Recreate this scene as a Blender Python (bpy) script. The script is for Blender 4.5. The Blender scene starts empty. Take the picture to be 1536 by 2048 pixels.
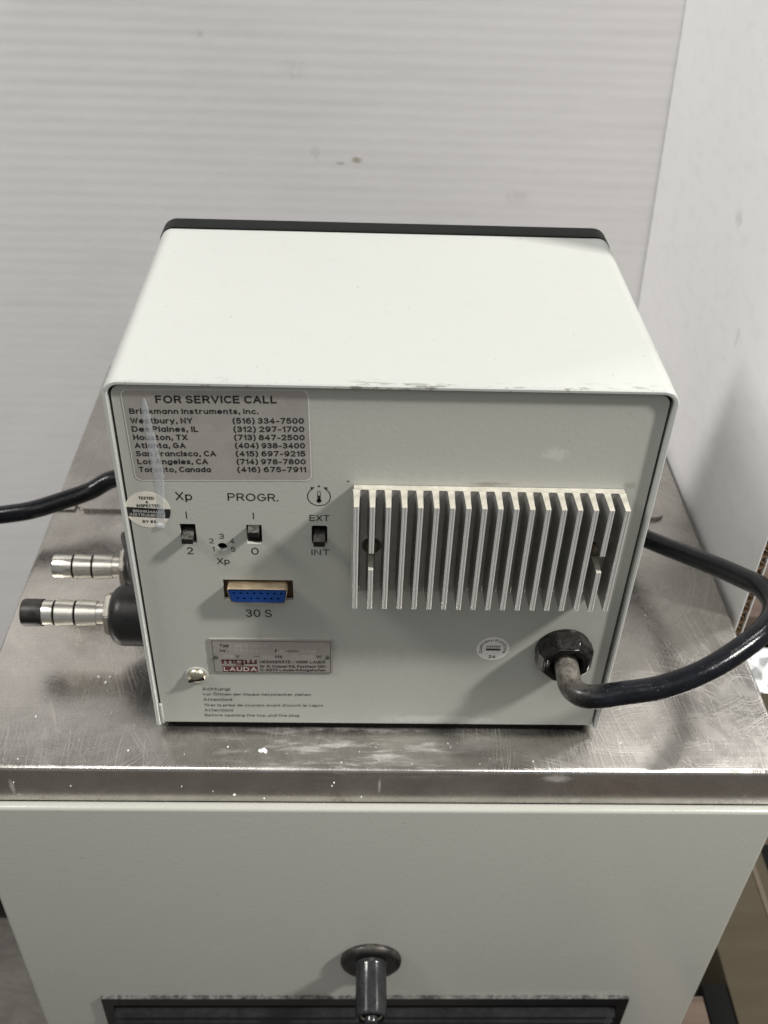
import bpy, bmesh, math, random
from mathutils import Vector, Matrix
from mathutils.geometry import tessellate_polygon
R = math.radians
random.seed(7)
SC = bpy.context.scene
COL = SC.collection

# ---------------------------------------------------------------- camera
cam = bpy.data.cameras.new("camera"); co = bpy.data.objects.new("camera", cam); COL.objects.link(co)
right = Vector((0.99938522, -0.01545655, 0.03146871)); up = Vector((-0.01501832, 0.62231995, 0.7826189)); fwd = Vector((0.03168019, 0.78261036, -0.62170522))
M = Matrix((right, up, -fwd)).transposed().to_4x4(); M.translation = Vector((0.08870842, -0.30184653, 0.36736889))
co.matrix_world = M
cam.sensor_fit = 'VERTICAL'; cam.sensor_height = 36; cam.sensor_width = 27
cam.lens = 2001.22 / 2048 * 36
cam.clip_start = 0.01; cam.clip_end = 50
cam.dof.use_dof = True; cam.dof.focus_distance = 0.398; cam.dof.aperture_fstop = 15
SC.camera = co
# ---------------------------------------------------------------- world, lamps, exposure
w = bpy.data.worlds.new("World"); SC.world = w; w.use_nodes = True
bg = w.node_tree.nodes['Background']; bg.inputs[0].default_value = (0.97, 0.98, 1.0, 1); bg.inputs[1].default_value = 0.21
SC.view_settings.view_transform = 'Standard'; SC.view_settings.look = 'None'; SC.view_settings.exposure = 0.27; SC.view_settings.gamma = 1.0
def lamp(name, d, dist, sx, sy, E, col, roll=0, target=(0.1, 0.03, 0.08)):
    l = bpy.data.lights.new(name, 'AREA'); l.shape = 'RECTANGLE'; l.size = sx; l.size_y = sy; l.color = col
    o = bpy.data.objects.new(name, l); COL.objects.link(o)
    d = Vector(d).normalized(); t = Vector(target)
    o.location = t + d * dist
    q = d.to_track_quat('Z', 'Y'); o.rotation_euler = (q.to_matrix() @ Matrix.Rotation(R(roll), 3, 'Z')).to_euler()
    l.energy = E * 4 * dist * dist * math.pi / 4 * math.pi   # E = wanted irradiance / pi at the target
    return o
lamp("ceiling_or_fill_lamp", (1.0, -0.33, 1.05), 2.6, 0.14, 0.26, 1.15, (1.0, 0.975, 0.93))
lamp("ceiling_or_fill_lamp", (-0.65, -0.13, 0.76), 2.6, 0.30, 0.70, 0.50, (1.0, 0.98, 0.95))
lamp("ceiling_or_fill_lamp", (-0.25, -0.55, 1.2), 3.0, 2.2, 1.2, 0.12, (1.0, 0.98, 0.95))  # added broad overhead fill that softens the left lamp's shadows
lamp("ceiling_or_fill_lamp", (0.80, 0.40, 1.25), 2.6, 0.2, 0.30, 0.22, (1.0, 0.98, 0.95))
lamp("ceiling_or_fill_lamp", (0.1, -0.95, 0.95), 3.0, 1.3, 0.5, 0.05, (1.0, 0.97, 0.92))  # added frontal fill brightening the faces towards the camera

# ---------------------------------------------------------------- materials
def mat(name, col, rough=0.5, metal=0.0, spec=0.5, coat=0.0):
    m = bpy.data.materials.new(name); m.use_nodes = True
    b = m.node_tree.nodes['Principled BSDF']
    b.inputs['Base Color'].default_value = (*col, 1); b.inputs['Roughness'].default_value = rough
    b.inputs['Metallic'].default_value = metal; b.inputs['Specular IOR Level'].default_value = spec
    b.inputs['Coat Weight'].default_value = coat
    return m
class NG:
    def __init__(s, m): s.nt = m.node_tree; s.n = s.nt.nodes; s.b = s.n['Principled BSDF']; s._tc = None
    def link(s, a, b): s.nt.links.new(a, b)
    def tc(s):
        if not s._tc: s._tc = s.n.new('ShaderNodeTexCoord')
        return s._tc.outputs['Object']
    def mapping(s, scale=(1, 1, 1), loc=(0, 0, 0), rot=(0, 0, 0), vec=None):
        k = s.n.new('ShaderNodeMapping'); k.inputs['Scale'].default_value = scale; k.inputs['Location'].default_value = loc; k.inputs['Rotation'].default_value = rot
        s.link(vec or s.tc(), k.inputs[0]); return k.outputs[0]
    def noise(s, scale, detail=4, rough=0.55, vec=None, dist=0.0):
        k = s.n.new('ShaderNodeTexNoise'); k.inputs['Scale'].default_value = scale; k.inputs['Detail'].default_value = detail
        k.inputs['Roughness'].default_value = rough; k.inputs['Distortion'].default_value = dist
        s.link(vec or s.tc(), k.inputs['Vector']); return k.outputs['Fac']
    def ramp(s, f, a, b, lo=0.0, hi=1.0):
        k = s.n.new('ShaderNodeMapRange'); k.inputs['From Min'].default_value = a; k.inputs['From Max'].default_value = b
        k.inputs['To Min'].default_value = lo; k.inputs['To Max'].default_value = hi; k.clamp = True
        s.link(f, k.inputs['Value']); return k.outputs['Result']
    def math(s, op, a, b=None):
        k = s.n.new('ShaderNodeMath'); k.operation = op
        for i, v in enumerate((a, b)):
            if v is None: continue
            if isinstance(v, (int, float)): k.inputs[i].default_value = v
            else: s.link(v, k.inputs[i])
        return k.outputs[0]
    def mix(s, f, a, b):
        k = s.n.new('ShaderNodeMix'); k.data_type = 'RGBA'
        if isinstance(f, (int, float)): k.inputs[0].default_value = f
        else: s.link(f, k.inputs[0])
        for i, v in ((6, a), (7, b)):
            if isinstance(v, tuple): k.inputs[i].default_value = (*v, 1)
            else: s.link(v, k.inputs[i])
        return k.outputs[2]
    def bump(s, h, strength=0.3, dist=0.001, prev=None):
        k = s.n.new('ShaderNodeBump'); k.inputs['Strength'].default_value = strength; k.inputs['Distance'].default_value = dist
        s.link(h, k.inputs['Height'])
        if prev: s.link(prev, k.inputs['Normal'])
        return k.outputs[0]
    def sep(s, vec=None):
        k = s.n.new('ShaderNodeSeparateXYZ'); s.link(vec or s.tc(), k.inputs[0]); return k.outputs
    def dist(s, p, scale=(1, 1, 1)):
        k = s.n.new('ShaderNodeVectorMath'); k.operation = 'SUBTRACT'; s.link(s.tc(), k.inputs[0]); k.inputs[1].default_value = p
        k1 = s.n.new('ShaderNodeVectorMath'); k1.operation = 'MULTIPLY'; s.link(k.outputs[0], k1.inputs[0]); k1.inputs[1].default_value = scale
        k2 = s.n.new('ShaderNodeVectorMath'); k2.operation = 'LENGTH'; s.link(k1.outputs[0], k2.inputs[0]); return k2.outputs['Value']
    def col(s, o): s.link(o, s.b.inputs['Base Color'])
    def rough(s, o): s.link(o, s.b.inputs['Roughness'])
    def normal(s, o): s.link(o, s.b.inputs['Normal'])

def paint(name, base, dirt=0.25, rough=0.38, bumpst=0.25, chips=False):
    m = mat(name, base, rough); g = NG(m)
    big = g.ramp(g.noise(9, 5, 0.6), 0.35, 0.75); fine = g.ramp(g.noise(120, 6, 0.7), 0.55, 0.8)
    c = g.mix(g.math('MULTIPLY', big, 0.16 * dirt * 2), base, tuple(x * 0.86 for x in base))
    c = g.mix(g.math('MULTIPLY', fine, 0.35 * dirt), c, (0.30, 0.28, 0.23))
    sp = g.ramp(g.noise(420, 2, 0.5), 0.755, 0.775)
    c = g.mix(g.math('MULTIPLY', sp, 0.6), c, (0.16, 0.15, 0.12))
    sc = g.ramp(g.noise(60, 6, 0.7, vec=g.mapping((1, 1, 0.12), rot=(0.3, 0.6, 0))), 0.70, 0.76)
    c = g.mix(g.math('MULTIPLY', sc, 0.22), c, tuple(min(1, x * 1.25) for x in base))
    if chips:
        # worn front edge of the cover: bare metal nicks along the top edge
        xyz = g.sep()
        e = g.math('MULTIPLY', g.ramp(xyz[1], 0.0055, 0.0005), g.ramp(xyz[2], 0.179, 0.1825))
        n = g.noise(330, 5, 0.75, vec=g.mapping((0.45, 2.2, 1)))
        zone = g.ramp(g.noise(16, 2, 0.5, vec=g.mapping((1, 0, 0), loc=(3.1, 0, 0))), 0.35, 0.7)
        centre = g.ramp(g.dist((0.103, 0.001, 0.184), (1, 6, 1)), 0.022, 0.006)
        th = g.math('ADD', g.math('MULTIPLY', zone, 0.10), g.math('MULTIPLY', centre, 0.12))
        k = g.math('MULTIPLY', g.ramp(g.math('ADD', n, th), 0.63, 0.66), e)
        c = g.mix(k, c, (0.20, 0.20, 0.18))
    if name == "grey_green_paint":
        for p_, s_, r_, cl_, a_ in (((0.164, 0.002, 0.1545), (1, 1, 1.5), 0.0055, (0.60, 0.60, 0.56), 0.45), ((0.1945, 0.002, 0.1405), (1, 1, 1.3), 0.003, (0.22, 0.17, 0.12), 0.35), ((0.13, 0.002, 0.0035), (0.10, 1, 1), 0.003, (0.62, 0.62, 0.58), 0.5), ((0.087, 0.002, 0.1405), (1, 1, 1.5), 0.001, (0.05, 0.04, 0.03), 0.8), ((0.1405, 0.002, 0.1404), (0.12, 1, 1), 0.0011, (0.16, 0.12, 0.08), 0.5), ((0.215, 0.002, 0.028), (1, 1, .3), 0.02, (0.5, 0.5, 0.46), 0.2)):
            d_ = g.math('ADD', g.dist(p_, s_), g.math('MULTIPLY', g.math('SUBTRACT', g.noise(300, 6, 0.8), 0.5), r_ * 2.5)); c = g.mix(g.math('MULTIPLY', g.ramp(d_, r_, r_ * 0.5), a_), c, cl_)
    g.col(c)
    g.rough(g.ramp(g.noise(30, 4), 0.3, 0.7, rough - 0.05, rough + 0.12))
    g.normal(g.bump(g.noise(520, 3, 0.6), bumpst, 0.0006))
    return m
M_paint = paint("grey_green_paint", (0.425, 0.432, 0.392), 0.3, 0.40, 0.11)
M_cover = paint("pale_cover_paint", (0.435, 0.447, 0.423), 0.36, 0.32, 0.06, chips=True)
M_cab = paint("cabinet_paint", (0.385, 0.388, 0.352), 0.40, 0.22, 0.16)

def steel(name):
    m = mat(name, (0.52, 0.495, 0.455), 0.3, 1.0); g = NG(m)
    acc = None
    for i, (p, f, q) in enumerate((((0.23, -0.01, 0), 1300, 1), ((0.285, 0.03, 0), 1100, 2), ((-0.09, -0.06, 0), 1250, 3), ((-0.04, 0.02, 0), 1400, 4), ((0.22, 0.12, 0), 1100, 5), ((-0.16, -0.01, 0), 1300, 6))):
        d = g.math('ADD', g.dist(p), g.math('MULTIPLY', g.noise(18 + q, 2, vec=g.mapping(loc=(q, q, 0))), 0.008))
        k = g.n.new('ShaderNodeTexNoise'); k.noise_dimensions = '1D'; k.inputs['Scale'].default_value = f; k.inputs['Detail'].default_value = 4; k.inputs['Roughness'].default_value = 0.8
        g.link(d, k.inputs['W'])
        msk = g.ramp(g.noise(24, 4, 0.6, vec=g.mapping(loc=(q * 3.3, q * 1.7, 0))), 0.48, 0.62)
        a = g.math('MULTIPLY', g.ramp(k.outputs['Fac'], 0.58, 0.68), msk)
        acc = a if acc is None else g.math('MAXIMUM', acc, a)
    brush = g.noise(300, 4, 0.7, vec=g.mapping((0.04, 3.0, 3.0)))
    cloud = g.noise(13, 5, 0.65, dist=1.2); cloud2 = g.noise(46, 5, 0.7, dist=0.8)
    c = g.mix(g.ramp(cloud, 0.35, 0.7), (0.37, 0.35, 0.32), (0.53, 0.505, 0.47))
    c = g.mix(g.math('MULTIPLY', g.ramp(cloud2, 0.5, 0.75), 0.25), c, (0.60, 0.58, 0.55))
    # dried white residue in front of the head, brown stains along the lip
    xyz = g.sep()
    acc = g.math('MULTIPLY', acc, g.ramp(xyz[2], -0.0085, -0.0055))
    c = g.mix(g.math('MULTIPLY', acc, 0.28), c, (0.88, 0.86, 0.82))
    zone = g.math('MULTIPLY', g.ramp(g.dist((0.085, -0.007, -0.005), (0.16, 1, 1)), 0.0145, 0.005), g.ramp(g.noise(190, 7, 0.75, vec=g.mapping((0.16, 1, 1)), dist=0.3), 0.50, 0.66))
    zone2 = g.math('MULTIPLY', g.ramp(g.dist((0.09, -0.019, -0.005), (0.07, 1, 1)), 0.007, 0.002), g.ramp(g.noise(260, 6, 0.75, vec=g.mapping((0.14, 1, 1))), 0.52, 0.66))
    sm = g.math('MULTIPLY', g.ramp(g.noise(30, 6, 0.7, vec=g.mapping(loc=(5, 1, 2)), dist=1.5), 0.60, 0.74), 0.12)
    z = g.math('MINIMUM', g.math('ADD', g.math('MULTIPLY', zone, 0.5), g.math('MULTIPLY', zone2, 0.4)), 0.8)
    for p_, s_, r_ in (((0.195, -0.021, -0.0265), (1, 1, 1.6), 0.0032), ((0.249, -0.021, -0.0268), (0.8, 1, 2), 0.003), ((-0.064, -0.021, -0.018), (1.6, 1, 0.35), 0.0022), ((-0.062, -0.021, -0.024), (1, 1, 1), 0.0012), ((0.184, -0.021, -0.010), (0.5, 1, 1.2), 0.004), ((0.103, -0.021, -0.016), (2.5, 1, .3), 0.002)):
        d_ = g.math('ADD', g.dist(p_, s_), g.math('MULTIPLY', g.math('SUBTRACT', g.noise(380, 5, 0.75), 0.5), r_ * 1.8)); z = g.math('MAXIMUM', z, g.math('MULTIPLY', g.ramp(d_, r_, r_ * 0.4), 0.45))
    c = g.mix(z, c, (0.66, 0.67, 0.66))
    br = g.math('MULTIPLY', g.ramp(g.noise(60, 6, 0.75, vec=g.mapping(loc=(9, 4, 2))), 0.60, 0.72), g.ramp(xyz[2], -0.018, -0.026))
    c = g.mix(g.math('MULTIPLY', br, 0.7), c, (0.17, 0.12, 0.06))
    g.col(c)
    g.link(g.math('SUBTRACT', 0.93, g.math('MULTIPLY', z, 0.85)), g.b.inputs['Metallic'])
    r = g.math('ADD', g.ramp(cloud2, 0.3, 0.7, 0.20, 0.32), g.math('ADD', g.math('MULTIPLY', acc, 0.22), g.math('MULTIPLY', z, 0.4)))
    g.rough(r)
    n = g.bump(brush, 0.10, 0.0004); n = g.bump(acc, 0.10, 0.0003, n); n = g.bump(g.noise(7, 2), 0.25, 0.004, n)
    g.normal(n)
    return m
M_steel = steel("scuffed_stainless_steel")

def plasticblack(name, col, rough, dust=0.0, dustcol=(0.32, 0.29, 0.25), dn=200, b=0.2, topdust=True):
    m = mat(name, col, rough); g = NG(m)
    c = g.mix(g.ramp(g.noise(90, 4), 0.4, 0.7, 0, 0.5), col, tuple(x * 1.4 + 0.001 for x in col))
    if dust:
        ge = g.n.new('ShaderNodeNewGeometry'); s = g.n.new('ShaderNodeSeparateXYZ'); g.link(ge.outputs['Normal'], s.inputs[0])
        f = g.ramp(g.noise(dn, 7, 0.8), 0.36, 0.72)
        if topdust: f = g.math('MULTIPLY', f, g.ramp(s.outputs[2], 0.1, 0.8, 0.03, 1.0))
        f = g.math('MULTIPLY', f, dust); c = g.mix(f, c, dustcol)
        g.rough(g.math('ADD', g.math('MULTIPLY', f, 0.6), rough))
    g.b.inputs['Specular IOR Level'].default_value = 0.3
    g.col(c); g.normal(g.bump(g.noise(dn * 2.5, 4, 0.6), b, 0.0004)); return m
M_black = plasticblack("black_plastic", (0.006, 0.006, 0.006), 0.33, 0.25)
M_bezel = plasticblack("dark_bezel_plastic", (0.003, 0.0045, 0.004), 0.5, 0.0); M_bezel.node_tree.nodes["Principled BSDF"].inputs["Specular IOR Level"].default_value = 0.12
M_gland = plasticblack("dusty_black_plastic", (0.003, 0.003, 0.003), 0.16, 0.28, (0.13, 0.118, 0.10), 420)
M_grille = plasticblack("grille_plastic", (0.004, 0.0045, 0.0055), 0.34, 0.6, (0.30, 0.29, 0.27), 200)
M_slat = plasticblack("louver_plastic", (0.003, 0.003, 0.004), 0.4, 0.08, (0.2, 0.2, 0.19), 170)
M_dark = mat("dark_interior", (0.006, 0.006, 0.006), 0.8, 0, 0.1)
M_switch = plasticblack("switch_plastic", (0.006, 0.006, 0.006), 0.4, 0.6, (0.25, 0.24, 0.21), 500)
M_rubber = plasticblack("black_rubber_sleeve", (0.009, 0.0085, 0.0085), 0.34, 0.10, (0.2, 0.19, 0.18), 180)
M_knob = plasticblack("dark_grey_enamel", (0.012, 0.0125, 0.0135), 0.13, 0.10, (0.3, 0.3, 0.3), 120)
def cablemat():
    m = mat("black_cable_jacket", (0.014, 0.016, 0.020), 0.27, 0, 0.27); g = NG(m)
    c = g.mix(g.ramp(g.noise(70, 6, 0.7), 0.42, 0.72), (0.003, 0.0035, 0.005), (0.009, 0.010, 0.0135))
    near = g.ramp(g.dist((0.1815, -0.010, 0.050)), 0.020, 0.006)
    f = g.math('MULTIPLY', near, g.ramp(g.noise(330, 7, 0.8), 0.30, 0.62)); c = g.mix(g.math('MULTIPLY', f, 0.85), c, (0.17, 0.155, 0.13))
    sp = g.ramp(g.noise(900, 3, 0.7), 0.66, 0.72); c = g.mix(g.math('MULTIPLY', sp, 0.4), c, (0.25, 0.25, 0.25))
    g.col(c); g.rough(g.math('ADD', g.ramp(g.noise(240, 5, 0.7), 0.35, 0.7, 0.14, 0.27), g.math('MULTIPLY', f, 0.5)))
    n = g.bump(g.noise(900, 4, 0.7), 0.25, 0.0003); g.normal(g.bump(g.noise(110, 3), 0.3, 0.0008, n)); return m
M_cable = cablemat()
def alumat(name, c0, c1, r0, r1, metal, bscale=(1, 1, 0.03), bst=0.15):
    m = mat(name, c0, r0, metal); g = NG(m)
    g.col(g.mix(g.ramp(g.noise(150, 6, 0.75), 0.35, 0.75), c0, c1)); g.rough(g.ramp(g.noise(80, 4), 0.3, 0.7, r0, r1))
    g.normal(g.bump(g.noise(1500, 4, 0.7, vec=g.mapping(bscale)), bst, 0.0003)); return m
M_alu = alumat("extruded_aluminium", (0.43, 0.43, 0.405), (0.31, 0.31, 0.285), 0.30, 0.42, 0.6)
M_tip = mat("lit_fin_tip", (0.86, 0.855, 0.83), 0.24, 0.6)  # lighter copy of the fin metal, standing in for lamp glints on the tips
M_aluend = alumat("sawn_aluminium_end", (0.60, 0.575, 0.50), (0.36, 0.34, 0.285), 0.5, 0.7, 0.35, (1, 1, 1), 0.7)
M_nickel = alumat("nickel_plated_brass", (0.82, 0.79, 0.71), (0.62, 0.59, 0.52), 0.16, 0.34, 1.0, (0.03, 1, 1))
M_nut = alumat("dull_nickel_nut", (0.42, 0.40, 0.35), (0.30, 0.28, 0.24), 0.35, 0.5, 0.9, (1, 1, 1))
M_tin = alumat("yellowed_tin_shell", (0.60, 0.50, 0.35), (0.38, 0.28, 0.17), 0.25, 0.5, 0.95, (1, 1, 1), 0.5)
M_flange = mat("shaded_tin_flange", (0.10, 0.065, 0.035), 0.5, 0.7)  # tin coloured dark to stand in for shade inside the connector recess
M_screw = alumat("nickel_screw", (0.66, 0.62, 0.50), (0.45, 0.41, 0.30), 0.22, 0.4, 1.0, (1, 1, 1))
M_oldscrew = alumat("dull_brown_screw", (0.24, 0.20, 0.14), (0.12, 0.10, 0.07), 0.35, 0.6, 0.8, (1, 1, 1))
M_rivet = mat("dark_rivet", (0.10, 0.11, 0.09), 0.3, 0.7)
M_blue = alumat("blue_connector_plastic", (0.003, 0.048, 0.22), (0.002, 0.032, 0.16), 0.3, 0.45, 0.0, (1, 1, 1))
M_ink = mat("black_ink", (0.012, 0.012, 0.012), 0.5)
M_greyink = mat("worn_grey_ink", (0.026, 0.027, 0.025), 0.6)
M_red = mat("dark_red_ink", (0.11, 0.022, 0.022), 0.5)
M_whiteink = mat("silver_ink", (0.50, 0.49, 0.45), 0.45)
M_emboss = mat("embossed_mark", (0.55, 0.53, 0.495), 0.4, 0.2)
M_foil = alumat("silver_foil_label", (0.50, 0.48, 0.445), (0.42, 0.40, 0.37), 0.30, 0.48, 0.45, (1, 1, 1), 0.25)
M_foil2 = alumat("bright_foil_label", (0.72, 0.69, 0.60), (0.62, 0.59, 0.51), 0.45, 0.6, 0.0, (1, 1, 1), 0.2)
M_plate = alumat("anodised_plate", (0.47, 0.45, 0.42), (0.40, 0.385, 0.36), 0.3, 0.45, 0.55, (0.1, 1, 1), 0.2)
M_paper = alumat("white_paper_label", (0.74, 0.72, 0.68), (0.66, 0.64, 0.60), 0.5, 0.6, 0.0, (1, 1, 1))
M_edge = mat("label_edge", (0.74, 0.73, 0.69), 0.35)
M_crumb = mat("white_crumb", (0.78, 0.79, 0.78), 0.6)
def dripmat():
    m = mat("dried_translucent_drip", (0.62, 0.65, 0.68), 0.22); g = NG(m)
    g.b.inputs['Alpha'].default_value = 0.4
    g.link(g.ramp(g.noise(260, 5, 0.7), 0.3, 0.75, 0.22, 0.55), g.b.inputs['Alpha']); return m
M_drip = dripmat()
def wallmat(name, base, smudges, streak):
    m = mat(name, base, 0.55, 0, 0.35); g = NG(m)
    c = g.mix(g.ramp(g.noise(4, 4), 0.35, 0.7, 0, 0.5), base, tuple(x * 0.90 for x in base))
    c = g.mix(g.ramp(g.noise(60, 4, 0.6, vec=g.mapping((0.12, 1, 2.2))), 0.5, 0.75, 0, 0.12), c, (0.40, 0.385, 0.36))
    c = g.mix(g.ramp(g.noise(38, 5, 0.7, vec=g.mapping(loc=(2, 0, 7))), 0.68, 0.78, 0, 0.30), c, (0.42, 0.40, 0.38))
    for p, s, r, colr, a in smudges:
        d = g.math('ADD', g.dist(p, s), g.math('MULTIPLY', g.math('SUBTRACT', g.noise(260, 4, 0.7), 0.5), r * 2.6))
        c = g.mix(g.math('MULTIPLY', g.ramp(d, r, r * 0.45), a), c, colr)
    g.col(c); n = g.bump(g.noise(35, 3), 0.25, 0.002); g.normal(g.bump(g.noise(700, 4, 0.7), 0.12, 0.0003, n)); return m
M_wall = wallmat("white_corrugated_board", (0.81, 0.798, 0.79), [
    ((0.088, 0.383, 0.130), (1, 1, 2.0), 0.0045, (0.36, 0.34, 0.24), 0.8), ((0.078, 0.383, 0.1275), (1, 1, 3.5), 0.004, (0.36, 0.35, 0.26), 0.6),
    ((0.097, 0.386, 0.180), (0.8, 1, 2.5), 0.003, (0.33, 0.31, 0.25), 0.6), ((0.06, 0.385, 0.133), (1.4, 1, .8), 0.005, (0.50, 0.49, 0.49), 0.4),
    ((0.045, 0.387, 0.187), (1, 1, 1.3), 0.010, (0.58, 0.58, 0.58), 0.3), ((0.20, 0.382, 0.108), (1, 1, 1.4), 0.009, (0.58, 0.57, 0.56), 0.35),
    ((-0.07, 0.387, 0.215), (0.8, 1, 3), 0.006, (0.36, 0.34, 0.33), 0.55), ((-0.015, 0.387, 0.205), (0.7, 1, 2), 0.008, (0.40, 0.38, 0.37), 0.4)], True)
M_panelboard = wallmat("white_board_side", (0.86, 0.855, 0.85), [
    ((0.296, 0.22, 0.16), (1, 1, 1.2), 0.006, (0.5, 0.48, 0.45), 0.4), ((0.296, 0.18, 0.11), (1, 2, 0.7), 0.005, (0.55, 0.53, 0.5), 0.4)], True)
def kraft(name, a, b):
    m = mat(name, a, 0.8, 0, 0.2); g = NG(m); g.col(g.mix(g.ramp(g.noise(40, 6, 0.7, vec=g.mapping((0.1, 1, 1))), 0.3, 0.7), a, b)); g.normal(g.bump(g.noise(600, 4), 0.3, 0.0004)); return m
M_flute = kraft("kraft_fluting", (0.30, 0.20, 0.11), (0.18, 0.115, 0.06))
M_tan = kraft("tan_carton", (0.075, 0.062, 0.043), (0.058, 0.046, 0.03))
M_wood = kraft("weathered_wood", (0.16, 0.12, 0.095), (0.07, 0.05, 0.04))
M_tape = kraft("carton_tape", (0.12, 0.095, 0.07), (0.10, 0.08, 0.06))
def floormat(name, a, b, metal, rough):
    m = mat(name, a, rough, metal); g = NG(m); c = g.mix(g.ramp(g.noise(18, 7, 0.7, dist=1), 0.3, 0.72), a, b)
    c = g.mix(g.ramp(g.noise(70, 5, 0.75), 0.64, 0.72, 0, 0.35), c, (0.35, 0.32, 0.27)); g.col(c); g.normal(g.bump(g.noise(90, 5), 0.3, 0.002)); return m
M_deck = floormat("dark_shelf_deck", (0.13, 0.12, 0.105), (0.07, 0.063, 0.055), 0.3, 0.5)
M_floor = floormat("dusty_concrete", (0.11, 0.10, 0.09), (0.07, 0.064, 0.055), 0.0, 0.7)
M_wrap = mat("plastic_wrap", (0.75, 0.76, 0.76), 0.12)

# ---------------------------------------------------------------- mesh helpers
def obj(name, bm, m, parent=None, loc=(0, 0, 0), smooth=40, data=None):
    """links ONE mesh object; loc is a world position, mesh coordinates are relative to it"""
    if data is None:
        me = bpy.data.meshes.new(name)
        if isinstance(bm, bmesh.types.BMesh):
            bmesh.ops.recalc_face_normals(bm, faces=bm.faces); bm.to_mesh(me); bm.free()
        else:
            me.from_pydata(*bm); me.update()
        for k in (m if isinstance(m, (list, tuple)) else [m]): me.materials.append(k)
        if smooth: me.shade_smooth(); me.set_sharp_from_angle(angle=R(smooth))
    else: me = data
    o = bpy.data.objects.new(name, me); COL.objects.link(o)
    if parent is not None:
        o.parent = parent; o.location = Vector(loc) - WL[parent.name]
    else: o.location = loc
    WL[o.name] = Vector(loc); return o
WL = {}
def thing(name, label, cat, loc, group=None):
    o = bpy.data.objects.new(name, None); COL.objects.link(o); o.location = loc; o.empty_display_size = 0.01
    o['label'] = label; o['category'] = cat
    if group: o['group'] = group
    WL[o.name] = Vector(loc); return o
def tag(o, label, cat, group=None):
    o['label'] = label; o['category'] = cat
    if group: o['group'] = group
    return o
def box(bm, x0, x1, y0, y1, z0, z1, bev=0, seg=2, mi=0):
    r = bmesh.ops.create_cube(bm, size=1)
    for v in r['verts']:
        v.co = Vector(((x0 + x1) / 2 + v.co.x * (x1 - x0), (y0 + y1) / 2 + v.co.y * (y1 - y0), (z0 + z1) / 2 + v.co.z * (z1 - z0)))
    fs = list({f for v in r['verts'] for f in v.link_faces})
    for f in fs: f.material_index = mi
    if bev: bmesh.ops.bevel(bm, geom=list({e for f in fs for e in f.edges}), offset=bev, segments=seg, affect='EDGES', profile=0.5)
    return bm
def B(*a, **k): return box(bmesh.new(), *a, **k)
def prism(bm, pts, axis, a, b, mi=0, miend=None):
    """pts 2D polygon; axis 'x': (y,z), 'y': (x,z), 'z': (x,y)"""
    def P(p, t): return {'x': (t, p[0], p[1]), 'y': (p[0], t, p[1]), 'z': (p[0], p[1], t)}[axis]
    A = [bm.verts.new(P(p, a)) for p in pts]; C = [bm.verts.new(P(p, b)) for p in pts]; n = len(pts)
    for i in range(n):
        f = bm.faces.new((A[i], A[(i + 1) % n], C[(i + 1) % n], C[i])); f.material_index = mi
    for loop in (A, C):
        tr = tessellate_polygon([[v.co for v in loop]])
        for t in tr:
            try: f = bm.faces.new([loop[i] for i in t]); f.material_index = mi if miend is None else miend
            except ValueError: pass
    return bm
def lathe(bm, prof, c, axis=(0, -1, 0), n=48, mi=0, rot0=0.0):
    """prof: (distance along axis, radius)"""
    ax = Vector(axis).normalized(); u = ax.orthogonal().normalized(); v = ax.cross(u); rings = []
    for d, r in prof:
        if r <= 1e-7: rings.append([bm.verts.new(Vector(c) + ax * d)]); continue
        rings.append([bm.verts.new(Vector(c) + ax * d + (u * math.cos(rot0 + 2 * math.pi * i / n) + v * math.sin(rot0 + 2 * math.pi * i / n)) * r) for i in range(n)])
    for a, b in zip(rings, rings[1:]):
        for i in range(n):
            j = (i + 1) % n
            if len(a) == 1 and len(b) == 1: continue
            if len(a) == 1: f = bm.faces.new((a[0], b[i], b[j]))
            elif len(b) == 1: f = bm.faces.new((a[i], a[j], b[0]))
            else: f = bm.faces.new((a[i], a[j], b[j], b[i]))
            f.material_index = mi
    return bm
def spline(pts, k=12):
    P = [Vector(p) for p in pts]; P = [P[0] * 2 - P[1]] + P + [P[-1] * 2 - P[-2]]; out = []
    for i in range(1, len(P) - 2):
        for s in range(k):
            t = s / k; a, b, c, d = P[i - 1:i + 3]
            out.append(0.5 * ((2 * b) + (c - a) * t + (2 * a - 5 * b + 4 * c - d) * t * t + (3 * b - 3 * c + d - a) * t ** 3))
    out.append(P[-2]); return out
def tube(bm, pts, r, n=20, k=12, rf=None, flat=None):
    path = spline(pts, k); up0 = Vector((0, 0, 1)); rings = []; T0 = None; N = None
    for i, p in enumerate(path):
        T = (path[min(i + 1, len(path) - 1)] - path[max(i - 1, 0)]).normalized()
        if N is None: N = T.orthogonal().normalized()
        else: N = (N - T * N.dot(T)).normalized()
        Bn = T.cross(N); rr = r if rf is None else rf(i / (len(path) - 1))
        rings.append([bm.verts.new(p + (N * math.cos(2 * math.pi * j / n) + Bn * math.sin(2 * math.pi * j / n)) * rr) for j in range(n)])
    for a, b in zip(rings, rings[1:]):
        for j in range(n): bm.faces.new((a[j], a[(j + 1) % n], b[(j + 1) % n], b[j]))
    bm.faces.new(rings[0]); bm.faces.new(rings[-1]); return bm
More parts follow.
